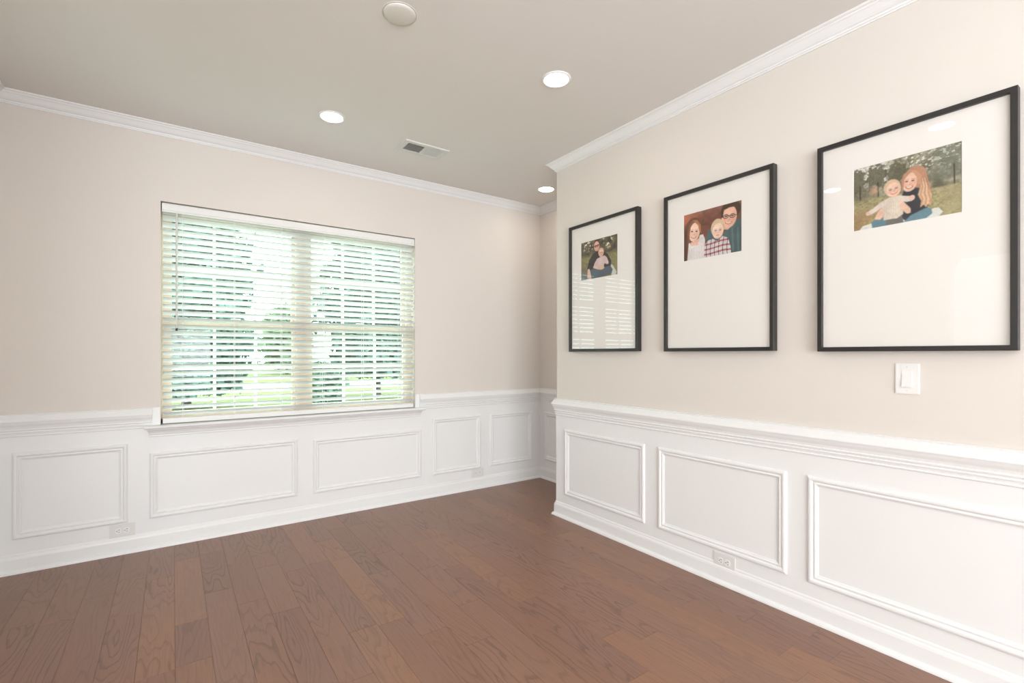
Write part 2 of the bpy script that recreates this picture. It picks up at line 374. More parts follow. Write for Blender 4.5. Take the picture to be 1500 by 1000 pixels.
# ------------------------------------------------------------------ blind
BL = empty('window_blind', (0.82, YA+0.03, WZ0)); tag(BL, 'white horizontal slat blind hanging open in the window recess', 'blind')
BO = BL.location
def bpart(mb, name, mat, parent=None, bevel=0.0, smooth=False):
    mb.v = [(x-BO.x, y-BO.y, z-BO.z) for x, y, z in mb.v]; return mb.build(name, mat, parent or BL, bevel=bevel, smooth=smooth)
bx0, bx1 = WX0+0.006, WX1-0.006
vp = [(YA+0.006, 2.182), (YA+0.0025, 2.184), (YA+0.001, 2.190), (YA+0.005, 2.194), (YA+0.002, 2.197), (YA+0.0015, 2.232), (YA+0.004, 2.234), (YA+0.002, 2.237), (YA+0.003, 2.2405), (YA+0.010, 2.2405), (YA+0.010, 2.182)]
bpart(MB().prism(vp, 'x', bx0, bx1), 'valance', 'rail')
bpart(MB().box(bx0+0.003, bx1-0.003, YA+0.034, YA+0.068, 2.212, 2.2495), 'headrail', 'rail', bevel=0.002)
# slat: crowned strip, tilted with the room edge up
n_ = 7; sv = []; tilt = math.radians(31)
for sx in (bx0+0.004, bx1-0.004):
    top = []; bot = []
    for i in range(n_):
        t = -1+2*i/(n_-1); yy = 0.025*t; zz = 0.0022*(1-t*t)
        top.append((yy, zz+0.0014)); bot.append((yy, zz-0.0014))
    ring = top+bot[::-1]
    for yy, zz in ring:
        y2 = yy*math.cos(tilt)+zz*math.sin(tilt); z2 = -yy*math.sin(tilt)+zz*math.cos(tilt)
        sv.append((sx-BO.x, y2, z2))
k = 2*n_; sf = [(j, (j+1) % k, k+(j+1) % k, k+j) for j in range(k)]+[tuple(range(k)), tuple(range(k, 2*k))]
SP = 0.0445; zs = []
z = 0.857
s0 = mesh('slat', sv, sf, 'slat', BL, loc=(0, 0.0, z-BO.z)); zs.append(z)
while z+SP < 2.2:
    z += SP; zs.append(z)
    c = s0.copy(); COL.objects.link(c); c.parent = BL; c.location = (random.uniform(-0.001, 0.001), 0.0, z-BO.z+random.uniform(-0.0006, 0.0006))
bpart(MB().box(bx0+0.004, bx1-0.004, YA+0.008, YA+0.056, 0.796, 0.830), 'bottom_rail', 'rail', bevel=0.003)
for lx in (0.050, 0.352, 0.655, 0.956, 1.262, 1.575):
    mb = MB()
    for yy in (YA+0.0045, YA+0.0555): mb.box(lx-0.0010, lx+0.0010, yy-0.0007, yy+0.0007, 0.82, 2.2)
    mb.box(lx+0.006, lx+0.0075, YA+0.0292, YA+0.0307, 0.82, 2.2)
    bpart(mb, 'ladder_cord', 'cord')
wd_ = bpart(MB().cyl((0.018, YA-0.012, 0), 0.0058, 1.42, 2.178, 8), 'tilt_wand', 'wand', smooth=False)
bpart(MB().cyl((0.018, YA-0.012, 0), 0.0062, 1.408, 1.422, 8), 'wand_tip', 'slot', wd_)
bpart(MB().box(0.014, 0.022, YA-0.016, YA+0.006, 2.176, 2.186), 'wand_hook', 'wand', wd_)

# ------------------------------------------------------------------ ceiling fittings
def downlight(x, y, label):
    t = empty('recessed_downlight', (x, y, H)); tag(t, label, 'ceiling light', 'round recessed ceiling lights')
    MB().lathe([(0.064, -0.0005), (0.0655, -0.006), (0.071, -0.0075), (0.077, -0.006), (0.0795, -0.001), (0.0795, 0.0)], n=48).build('trim_ring', 'plate', t, smooth=True)
    MB().lathe([(0.0001, -0.0052), (0.04, -0.0050), (0.060, -0.0042), (0.0652, -0.0032), (0.0652, -0.0005), (0.0001, -0.0005)], n=48).build('lens', 'lens', t, smooth=False)
    return t
downlight(0.814, 3.135, 'lit round ceiling light nearest the window, left of the vent')
downlight(1.700, 2.011, 'lit round ceiling light nearest the picture wall, largest in view')
downlight(2.751, 3.396, 'small lit round ceiling light in the alcove beside the wall corner')
downlight(-0.04, 1.93, 'lit round ceiling light near the left wall, mirrored small in the nearest picture glass')
downlight(0.75, 0.98, 'lit round ceiling light overhead near the camera, mirrored large in the nearest picture glass')
t = empty('blank_ceiling_cover', (0.812, 2.020, H)); tag(t, 'unlit round cream blank cover plate in the middle of the ceiling', 'cover plate')
MB().lathe([(0.0001, -0.011), (0.055, -0.0105), (0.066, -0.008), (0.0705, -0.003), (0.0705, 0.0)], n=48).build('cover_plate', 'cover', t, smooth=True)
MB().lathe([(0.0715, 0.0), (0.0715, -0.002), (0.076, -0.0018), (0.077, 0.0)], n=48).build('rim', 'cover', t, smooth=True)

vx0, vx1, vy0, vy1 = 1.318, 1.655, 3.160, 3.350
t = empty('ceiling_vent', ((vx0+vx1)/2, (vy0+vy1)/2, H)); tag(t, 'white two-way ceiling air vent with one dark louvred half', 'vent')
def vpart(mb, name, mat, bevel=0.0, parent=None):
    mb.v = [(x-t.location.x, y-t.location.y, z-t.location.z) for x, y, z in mb.v]; return mb.build(name, mat, parent or t, bevel=bevel)
ix0, ix1, iy0, iy1 = vx0+0.032, vx1-0.032, vy0+0.032, vy1-0.032; zb = H-0.009
xm = (ix0+ix1)/2
mb = MB()
for a in ((vx0, ix0, vy0, vy1), (ix1, vx1, vy0, vy1), (ix0, ix1, vy0, iy0), (ix0, ix1, iy1, vy1)): mb.box(*a, zb, H)
mb.box(xm-0.006, xm+0.006, iy0, iy1, zb, H)
vpart(mb, 'vent_frame', 'vent')
vpart(MB().box(ix0, ix1, iy0, iy1, H-0.0015, H-0.0005), 'duct_back', 'dark')
for bank, sgn in ((0, -1), (1, 1)):
    mb = MB(); c0, c1 = (ix0, xm-0.006) if bank == 0 else (xm+0.006, ix1)
    n_ = 11
    for k in range(n_):
        x = c0+(k+0.5)*(c1-c0)/n_; dx = 0.004*sgn
        mb.add([(x-dx-0.0004, iy0, H-0.0015), (x-dx+0.0008, iy0, H-0.0015), (x+dx+0.0008, iy0, zb+0.0005), (x+dx-0.0004, iy0, zb+0.0005),
                (x-dx-0.0004, iy1, H-0.0015), (x-dx+0.0008, iy1, H-0.0015), (x+dx+0.0008, iy1, zb+0.0005), (x+dx-0.0004, iy1, zb+0.0005)],
               [(0,1,2,3), (4,5,6,7), (0,1,5,4), (1,2,6,5), (2,3,7,6), (3,0,4,7)])
    for k in range(1, 6):
        y = iy0+k*(iy1-iy0)/6; mb.box(c0, c1, y-0.0008, y+0.0008, H-0.004, H-0.002)
    o = vpart(mb, 'louvres', 'vent'); o['kind'] = 'stuff'
for sx in (vx0+0.014, vx1-0.014): vpart(MB().cyl((sx, (vy0+vy1)/2, 0), 0.004, zb-0.0015, zb+0.001, 10), 'screw', 'vent')

# ------------------------------------------------------------------ outlets and switch
def wallmatrix(side, p):   # local x = along wall (viewer's right), local y = up, local z = out into the room
    if side == 'far': X, Z = Vector((1, 0, 0)), Vector((0, -1, 0))
    else: X, Z = Vector((0, -1, 0)), Vector((-1, 0, 0))
    Y = Vector((0, 0, 1)); m = Matrix((X, Y, Z)).transposed().to_4x4(); m.translation = Vector(p); return m
def rbox(mb, cx, cy, w_, h_, z0, z1, r=0.004, n=4):
    poly = []
    for qx, qy, a0 in ((1, 1, 0), (-1, 1, 90), (-1, -1, 180), (1, -1, 270)):
        for k in range(n+1):
            a = math.radians(a0+90*k/n); poly.append((cx+qx*(w_/2-r)+r*math.cos(a), cy+qy*(h_/2-r)+r*math.sin(a)))
    return mb.prism(poly, 'z', z0, z1)
def outlet(side, p, label):
    t = empty('wall_outlet'); t.matrix_world = wallmatrix(side, p); tag(t, label, 'outlet', 'white duplex outlets low on the wainscot')
    mb = MB(); rbox(mb, 0, 0, 0.127, 0.080, 0, 0.0035, 0.004); rbox(mb, 0, 0, 0.121, 0.074, 0.0035, 0.0055, 0.004)
    mb.build('cover_plate', 'oplate', t)
    for sx in (-1, 1):
        mb = MB(); rbox(mb, sx*0.0195, 0, 0.030, 0.034, 0.005, 0.0072, 0.010); r = mb.build('receptacle', 'plate', t)
        m2 = MB(); cx = sx*0.0195
        m2.box(cx-0.001, cx+0.0075, 0.0055, 0.0080, 0.0068, 0.0076).box(cx-0.000, cx+0.0065, -0.0080, -0.0055, 0.0068, 0.0076)
        m2.cyl((cx-0.0075, 0, 0), 0.0027, 0.0068, 0.0076, 10); m2.build('slots', 'slot', r)
    MB().cyl((0, 0, 0), 0.0028, 0.005, 0.0066, 10).build('screw', 'vent', t)
outlet('far', (-0.262, YA-WT, 0.146), 'white outlet under the leftmost panel of the window wall')
outlet('far', (2.331, YA-WT, 0.146), 'white outlet under the panel right of the window, near the alcove')
outlet('right', (XB-WT, 1.494, 0.123), 'white outlet under the middle panel of the picture wall')
t = empty('light_switch'); t.matrix_world = wallmatrix('right', (XB, 0.695, 1.149)); tag(t, 'white rocker light switch below the nearest framed picture', 'light switch')
mb = MB(); rbox(mb, 0, 0, 0.080, 0.124, 0, 0.004, 0.004); rbox(mb, 0, 0, 0.074, 0.118, 0.004, 0.0065, 0.004); mb.build('cover_plate', 'plate', t)
mb = MB(); rbox(mb, 0, 0.0, 0.036, 0.069, 0.006, 0.0072, 0.003); mb.build('switch_surround', 'plate', t)
MB().prism([(-0.033, 0.007), (-0.033, 0.0125), (0.0, 0.0095), (0.033, 0.0078), (0.033, 0.007)], 'x', -0.0165, 0.0165).build('rocker', 'plate', t)
for sy in (-0.048, 0.048): MB().cyl((0, sy, 0), 0.0028, 0.006, 0.0072, 10).build('screw', 'vent', t)

# ------------------------------------------------------------------ painted family photographs (flat prints)
PWD, PHT = 224, 172
uu, vv = np.meshgrid((np.arange(PWD)+0.5)/PWD, (np.arange(PHT)+0.5)/PHT); AS = 0.35/0.267
def srgb(c): c = np.asarray(c, float)/255; return np.where(c <= 0.04045, c/12.92, ((c+0.055)/1.055)**2.4)
def vnoise(nx, ny, oct=3):
    out = np.zeros((PHT, PWD)); amp = 1; tot = 0
    for o_ in range(oct):
        gx, gy = nx*2**o_, ny*2**o_; g = rng.random((gy+2, gx+2)); x = uu*gx; y = vv*gy; xi = x.astype(int); yi = y.astype(int); fx = x-xi; fy = y-yi
        fx = fx*fx*(3-2*fx); fy = fy*fy*(3-2*fy)
        out += amp*((g[yi, xi]*(1-fx)+g[yi, xi+1]*fx)*(1-fy)+(g[yi+1, xi]*(1-fx)+g[yi+1, xi+1]*fx)*fy); tot += amp; amp *= 0.55
    return out/tot
class Paint:
    def __init__(s, col): s.a = np.ones((PHT, PWD, 3))*np.array(col, float)
    def put(s, m, col, al=1.0):
        m = np.clip(m, 0, 1)[..., None]*al; c = np.asarray(col, float); s.a = s.a*(1-m)+c*m; return s
    def ell(s, cx, cy, rx, ry, col, rot=0, soft=0.012, al=1.0):
        a = math.radians(rot); x = (uu-cx)*AS; y = vv-cy; X = x*math.cos(a)+y*math.sin(a); Y = -x*math.sin(a)+y*math.cos(a)
        d = np.sqrt((X/(rx*AS))**2+(Y/ry)**2); return s.put((1-d)*min(rx*AS, ry)/soft+0.5, col, al)
    def poly(s, pts, col, al=1.0, blur=1):
        m = np.zeros((PHT, PWD)); n = len(pts)
        for i in range(n):
            x0, y0 = pts[i]; x1, y1 = pts[(i+1) % n]
            if y0 == y1: continue
            c = ((y0 > vv) != (y1 > vv)) & (uu < (x1-x0)*(vv-y0)/(y1-y0)+x0); m = np.where(c, 1-m, m)
        for _ in range(blur):
            m = (m+np.roll(m, 1, 0)+np.roll(m, -1, 0)+np.roll(m, 1, 1)+np.roll(m, -1, 1))/5
        return s.put(m, col, al)
    def line(s, pts, wd, col, al=1.0):
        d = np.full((PHT, PWD), 9.0)
        for (x0, y0), (x1, y1) in zip(pts[:-1], pts[1:]):
            ax, ay = x0*AS, y0; bx, by = x1*AS, y1; dx, dy = bx-ax, by-ay; q = np.clip(((uu*AS-ax)*dx+(vv-ay)*dy)/(dx*dx+dy*dy+1e-9), 0, 1)
            d = np.minimum(d, np.hypot(uu*AS-ax-q*dx, vv-ay-q*dy))
        return s.put((wd-d)/0.008+0.5, col, al)
    def face(s, cx, cy, rx, ry, skin, smile=True, tilt=0, glasses=False, eye=(70, 55, 50), teeth=True):
        a = math.radians(tilt); R = lambda x, y: (cx+(x*rx*AS*math.cos(a)-y*ry*math.sin(a))/AS, cy+x*rx*AS*math.sin(a)+y*ry*math.cos(a))
        sk = np.array(skin)
        s.ell(cx, cy, rx, ry, sk, tilt)
        x, y = R(0.35, 0.25); s.ell(x, y, rx*0.5, ry*0.6, sk*np.array([0.93, 0.86, 0.82]), tilt, 0.08, 0.5)
        x, y = R(0, -0.45); s.ell(x, y, rx*0.6, ry*0.35, np.minimum(255, sk*1.06), tilt, 0.06, 0.6)
        for q in (-1, 1):
            x, y = R(q*0.55, 0.22); s.ell(x, y, rx*0.25, ry*0.18, sk*np.array([1.0, 0.83, 0.78]), tilt, 0.04, 0.6)
            x, y = R(q*0.42, -0.08); s.ell(x, y, rx*0.20, ry*0.075, eye, tilt, 0.012, 0.85)
            x0, y0 = R(q*0.22, -0.27); x1, y1 = R(q*0.66, -0.26); s.line([(x0, y0), (x1, y1)], 0.004, sk*0.6, 0.6)
        x0, y0 = R(0.03, -0.02); x1, y1 = R(0.08, 0.22); s.line([(x0, y0), (x1, y1)], 0.006, sk*0.86, 0.6)
        x, y = R(0.05, 0.26); s.ell(x, y, rx*0.16, ry*0.05, sk*0.8, tilt, 0.01, 0.7)
        if smile:
            pts = [R(q, 0.50+0.12*(1-(q/0.42)**2)) for q in (-0.42, -0.25, 0, 0.25, 0.42)]
            s.line(pts, 0.010 if teeth else 0.007, (172, 92, 86) if teeth else (200, 120, 112), 0.9 if teeth else 0.8)
            if teeth: s.line([R(q, 0.51+0.07*(1-(q/0.3)**2)) for q in (-0.3, 0, 0.3)], 0.006, (240, 232, 226))
        else: s.line([R(-0.2, 0.54), R(0.2, 0.54)], 0.008, (175, 100, 95), 0.8)
        if glasses:
            for q in (-1, 1):
                pts = [R(q*0.44+0.34*math.cos(b), -0.06+0.17*math.sin(b)) for b in np.linspace(0, 2*math.pi, 13)]; s.line(pts, 0.006, (38, 30, 30))
            s.line([R(-0.12, -0.1), R(0.12, -0.1)], 0.006, (38, 30, 30)); s.line([R(-1.0, -0.12), R(-0.74, -0.12)], 0.005, (38, 30, 30)); s.line([R(0.74, -0.12), R(1.0, -0.12)], 0.005, (38, 30, 30))
        return s
def clip(x): return np.clip(x, 0, 1)
def photo_nearest():      # seated mother holding a toddler in an orchard
    p = Paint((130, 126, 104)); n1 = vnoise(14, 12, 4); n2 = vnoise(40, 34, 2); n3 = vnoise(6, 5, 2)
    p.put(np.ones_like(uu), (124, 120, 98)); p.put(clip((n1-0.5)*5), (88, 86, 68)); p.put(clip((0.46-n1)*7), (172, 168, 146), 0.8)
    sky = clip((0.36-vv+0.35*(n1-0.5))*8)*clip((0.50-uu+0.3*(n1-0.5))*6); p.put(sky, (226, 218, 216))
    p.put(clip((n2-0.56)*9)*clip((0.42-vv)*6), (232, 228, 216), 0.9)
    for tx, ty, r in ((0.04, 0.22, 0.10), (0.24, 0.20, 0.10), (0.44, 0.22, 0.10)):
        d = np.hypot((uu-tx)/r, (vv-ty)/(r*1.9)); p.put(clip((1.1-d+0.9*(n2-0.5)+0.5*(n1-0.5))*4), (84, 82, 60), 0.85)
    p.put(clip((vnoise(70, 54, 2)-0.45)*4)*clip((0.5-vv)*9), (74, 72, 56), 0.45); p.put(clip((uu-0.66)*6)*clip((0.52-vv)*9), (112, 118, 106), 0.6); p.put(clip((n2-0.6)*8)*clip((uu-0.7)*5)*clip((0.3-vv)*8), (206, 208, 196), 0.8)
    for tx in (0.075, 0.255, 0.93): p.line([(tx, 0.30), (tx+0.004, 0.58)], 0.009, (62, 52, 42), 0.9)
    g = clip((vv-0.50+0.05*(n3-0.5)-0.06*uu)*30); p.put(g, (160, 150, 110)); p.put(g*clip((n2-0.48)*5), (132, 122, 84), 0.8); p.put(g*clip((vnoise(60, 46, 2)-0.5)*4), (186, 176, 132), 0.6); p.put(g*clip((0.30-uu)*5)*clip((vv-0.62)*6), (160, 118, 78), 0.6); p.put(g*clip((uu-0.74)*6), (164, 156, 118), 0.5)
    p.ell(0.22, 0.42, 0.035, 0.06, (226, 176, 140), 0, 0.06, 0.7)
    p.poly([(0.06, 1.0), (0.10, 0.93), (0.26, 0.90), (0.80, 0.86), (0.84, 0.93), (0.80, 1.0)], (226, 226, 222))
    # hair behind, body, jeans
    hair = (186, 134, 104); p.ell(0.60, 0.36, 0.105, 0.17, hair, 8); p.poly([(0.64, 0.25), (0.71, 0.38), (0.74, 0.60), (0.745, 0.76), (0.70, 0.82), (0.62, 0.80), (0.60, 0.5)], hair, blur=2)
    p.poly([(0.46, 0.66), (0.50, 0.52), (0.60, 0.50), (0.69, 0.56), (0.725, 0.72), (0.70, 0.90), (0.52, 0.97), (0.46, 0.9)], (48, 48, 56), blur=2)
    p.poly([(0.66, 0.44), (0.695, 0.46), (0.72, 0.56), (0.75, 0.66), (0.735, 0.74), (0.745, 0.80), (0.715, 0.78), (0.70, 0.83), (0.675, 0.78), (0.645, 0.82), (0.655, 0.72), (0.625, 0.62)], (214, 172, 138), blur=2)
    for k in range(5): p.line([(0.655+0.010*k, 0.40), (0.668+0.012*k, 0.52), (0.650+0.017*k, 0.62), (0.668+0.016*k, 0.70), (0.652+0.02*k, 0.78)], 0.004, (240, 208, 176) if k % 2 else (172, 122, 94), 0.75)
    p.poly([(0.20, 0.99), (0.19, 0.90), (0.24, 0.84), (0.34, 0.86), (0.36, 0.99)], (92, 128, 142), blur=2)
    p.poly([(0.50, 0.98), (0.56, 0.90), (0.70, 0.83), (0.745, 0.86), (0.75, 0.93), (0.70, 0.98)], (98, 134, 148), blur=2)
    p.face(0.553, 0.405, 0.068, 0.145, (238, 194, 172), tilt=4)
    p.poly([(0.482, 0.50), (0.474, 0.36), (0.50, 0.27), (0.56, 0.235), (0.60, 0.25), (0.55, 0.285), (0.505, 0.35), (0.50, 0.46)], hair, blur=2)
    p.poly([(0.56, 0.24), (0.61, 0.25), (0.655, 0.34), (0.66, 0.48), (0.625, 0.46), (0.615, 0.36), (0.59, 0.29)], (204, 150, 116), blur=2)
    p.poly([(0.50, 0.54), (0.55, 0.55), (0.62, 0.52), (0.63, 0.60), (0.50, 0.62)], (44, 44, 52), blur=2)
    # toddler
    p.poly([(0.33, 0.99), (0.34, 0.86), (0.48, 0.86), (0.50, 0.99)], (104, 102, 98), blur=2)
    p.poly([(0.285, 0.62), (0.36, 0.57), (0.46, 0.57), (0.50, 0.62), (0.495, 0.86), (0.44, 0.905), (0.31, 0.90), (0.30, 0.78)], (222, 208, 192), blur=2)
    p.poly([(0.285, 0.615), (0.33, 0.66), (0.27, 0.72), (0.19, 0.775), (0.145, 0.77), (0.14, 0.73), (0.20, 0.69)], (226, 208, 200), blur=2)
    p.ell(0.155, 0.755, 0.022, 0.025, (232, 190, 170)); p.poly([(0.46, 0.57), (0.52, 0.60), (0.58, 0.62), (0.575, 0.69), (0.52, 0.69), (0.47, 0.66)], (224, 212, 198), blur=2); p.ell(0.575, 0.645, 0.026, 0.04, (236, 192, 172))
    for k in range(8): p.line([(0.315+0.022*k, 0.62), (0.32+0.021*k, 0.88)], 0.003, (204, 190, 174), 0.6)
    p.poly([(0.22, 0.86), (0.25, 0.76), (0.285, 0.71), (0.315, 0.74), (0.305, 0.84), (0.28, 0.88)], (236, 192, 168), blur=2)
    p.poly([(0.46, 0.67), (0.49, 0.66), (0.56, 0.79), (0.565, 0.86), (0.53, 0.87), (0.47, 0.78)], (234, 192, 168), blur=2)
    for k in range(3): p.line([(0.255+0.017*k, 0.76), (0.25+0.015*k, 0.82)], 0.003, (200, 150, 130), 0.7)
    p.ell(0.393, 0.435, 0.080, 0.13, (214, 184, 150), -8); p.face(0.404, 0.465, 0.066, 0.108, (240, 200, 178), tilt=-8, teeth=False, eye=(96, 78, 74))
    return p.a
def photo_middle():       # three heads close together before an autumn wood
    p = Paint((112, 62, 50)); n1 = vnoise(9, 8, 4); n2 = vnoise(30, 26, 2)
    p.put(clip((n1-0.48)*5), (74, 46, 38)); p.put(clip((n2-0.58)*6), (120, 88, 62), 0.6); p.put(clip((0.40-uu)*3)*clip((0.35-vv)*5), (206, 110, 76), 0.75); p.put(clip((0.14-vv)*9), (170, 120, 104), 0.45)
    p.put(clip((uu-0.9)*9), (96, 98, 88), 0.6)
    teal = (70, 92, 96); p.poly([(0.40, 0.64), (0.44, 0.46), (0.52, 0.36), (0.64, 0.34), (0.70, 0.5), (0.6, 0.7)], teal, blur=2)
    p.poly([(0.60, 1.0), (0.66, 0.62), (0.74, 0.52), (0.90, 0.36), (1.0, 0.36), (1.0, 1.0)], teal, blur=2)
    for k in range(5): p.line([(0.80+0.045*k, 0.52), (0.82+0.04*k, 0.95)], 0.012, (112, 134, 136) if k % 2 else (50, 70, 76), 0.5)
    p.poly([(0.70, 0.50), (0.78, 0.52), (0.88, 0.38), (0.84, 0.34), (0.72, 0.40)], (222, 170, 146), blur=2)
    # man
    p.ell(0.82, 0.15, 0.155, 0.19, (70, 48, 38), 6); p.face(0.795, 0.275, 0.122, 0.215, (234, 182, 160), tilt=6, glasses=True)
    p.poly([(0.665, 0.26), (0.67, 0.09), (0.74, 0.03), (0.92, 0.0), (0.975, 0.08), (0.965, 0.22), (0.93, 0.22), (0.915, 0.10), (0.80, 0.09), (0.71, 0.13), (0.695, 0.26)], (66, 44, 34), blur=2)
    p.put(clip(((0.155-vv)*30))*clip((uu-0.70)*40)*clip((0.90-uu)*40)*clip((vv-0.10)*60), (232, 184, 162), 0.6)
    # woman
    hb = (104, 66, 50); p.ell(0.185, 0.36, 0.155, 0.25, hb, 6); p.poly([(0.02, 0.30), (0.10, 0.22), (0.13, 0.5), (0.10, 1.0), (0.02, 1.0)], hb, blur=2); p.poly([(0.01, 0.4), (0.06, 0.3), (0.07, 1.0), (0.0, 1.0)], (84, 52, 40), blur=2)
    p.poly([(0.10, 0.60), (0.16, 0.68), (0.26, 0.66), (0.30, 0.50), (0.36, 0.50), (0.395, 0.62), (0.38, 1.0), (0.07, 1.0)], (228, 222, 222), blur=2)
    for k in range(6): p.line([(0.11+0.045*k, 0.74), (0.10+0.048*k, 1.0)], 0.005, (206, 200, 202), 0.6)
    p.poly([(0.13, 0.62), (0.15, 0.70), (0.27, 0.70), (0.29, 0.56)], (234, 186, 166), blur=2)
    p.face(0.20, 0.415, 0.100, 0.195, (244, 204, 184), tilt=8)
    p.poly([(0.09, 0.62), (0.085, 0.40), (0.11, 0.24), (0.17, 0.16), (0.24, 0.165), (0.19, 0.21), (0.135, 0.30), (0.115, 0.45), (0.115, 0.62)], (130, 84, 60), blur=2)
    p.poly([(0.17, 0.16), (0.26, 0.18), (0.315, 0.30), (0.325, 0.46), (0.29, 0.42), (0.27, 0.29), (0.21, 0.21)], (176, 112, 74), blur=2)
    # child in a plaid shirt
    body = [(0.37, 1.0), (0.385, 0.74), (0.43, 0.66), (0.52, 0.63), (0.60, 0.70), (0.69, 0.62), (0.78, 0.68), (0.82, 0.86), (0.83, 1.0)]
    q = Paint((226, 220, 220)); sx = (uu*AS*11+0.2*np.sin(vv*9)) % 1; sy = (vv*10+0.15*np.sin(uu*11)) % 1
    q.put((sx < 0.30).astype(float), (84, 76, 98), 0.55); q.put((sy < 0.34).astype(float), (178, 66, 72), 0.75); q.put(((sx < 0.30) & (sy < 0.34)).astype(float), (88, 40, 54), 0.8); q.put(((sx > 0.6) & (sx < 0.68)).astype(float), (150, 110, 120), 0.5)
    m = Paint((0, 0, 0)); m.poly(body, (1, 1, 1), blur=2); mk = m.a[..., :1]; p.a = p.a*(1-mk)+q.a*mk
    p.ell(0.602, 0.43, 0.108, 0.175, (206, 178, 142), 4); p.face(0.612, 0.50, 0.092, 0.155, (246, 212, 194), smile=False, tilt=4, eye=(92, 88, 92))
    p.line([(0.52, 0.36), (0.56, 0.33), (0.66, 0.335), (0.70, 0.37)], 0.018, (218, 190, 154), 0.8)
    return p.a
def photo_far():          # father in black holding a toddler on the grass
    p = Paint((86, 78, 58)); n1 = vnoise(10, 8, 4); n2 = vnoise(26, 22, 2); n3 = vnoise(6, 5, 2)
    p.put(clip((n1-0.5)*5), (52, 46, 36)); p.put(clip((0.45-n1)*5), (120, 108, 74), 0.7)
    for bx in (0.22, 0.73): p.put(clip((n2-0.55)*8)*clip((0.18-np.abs(uu-bx))*12)*clip((0.34-vv)*7), (238, 226, 200))
    g = clip((vv-0.34+0.1*(n3-0.5))*9); p.put(g, (136, 130, 84)); p.put(g*clip((n2-0.5)*4), (104, 98, 62), 0.7); p.put(clip((vv-0.62)*8)*clip((0.3-uu)*6), (104, 92, 82), 0.7)
    p.put(clip((vv-0.78)*10)*clip((0.26-uu)*8), (112, 120, 130), 0.8); p.poly([(0.80, 0.72), (0.86, 0.72), (0.97, 0.92), (0.94, 1.0), (0.84, 1.0)], (206, 208, 200), blur=2)
    p.poly([(0.18, 0.72), (0.24, 0.50), (0.34, 0.36), (0.44, 0.31), (0.60, 0.34), (0.74, 0.44), (0.83, 0.62), (0.82, 0.76), (0.60, 0.80), (0.28, 0.78)], (44, 38, 40), blur=2)
    p.poly([(0.24, 0.98), (0.27, 0.76), (0.40, 0.72), (0.62, 0.76), (0.80, 0.74), (0.87, 0.84), (0.84, 0.94), (0.50, 1.0)], (78, 88, 104), blur=2)
    p.poly([(0.30, 1.0), (0.30, 0.82), (0.46, 0.80), (0.48, 1.0)], (74, 96, 108), blur=2)
    p.poly([(0.18, 0.94), (0.20, 0.72), (0.25, 0.72), (0.31, 0.98), (0.26, 1.0)], (224, 186, 170), blur=2)
    p.ell(0.445, 0.13, 0.080, 0.115, (70, 46, 40)); p.face(0.447, 0.185, 0.074, 0.125, (232, 172, 154), glasses=True, tilt=-4)
    p.poly([(0.36, 0.72), (0.38, 0.62), (0.46, 0.50), (0.54, 0.48), (0.66, 0.46), (0.72, 0.52), (0.77, 0.66), (0.74, 0.70), (0.66, 0.66), (0.62, 0.76), (0.48, 0.78)], (216, 192, 190), blur=2)
    p.ell(0.57, 0.75, 0.085, 0.05, (222, 188, 148)); p.ell(0.38, 0.70, 0.03, 0.03, (230, 186, 168))
    p.ell(0.565, 0.355, 0.075, 0.105, (206, 170, 146)); p.face(0.568, 0.385, 0.063, 0.095, (238, 190, 172), teeth=False)
    return p.a
def print_material():
    m, n, l, b = nt('photo_print'); a = n.new('ShaderNodeVertexColor'); a.layer_name = 'print'
    l.new(a.outputs['Color'], b.inputs['Base Color']); b.inputs['Roughness'].default_value = 0.6; b.inputs['Specular IOR Level'].default_value = 0.2; return m
M['print'] = print_material()

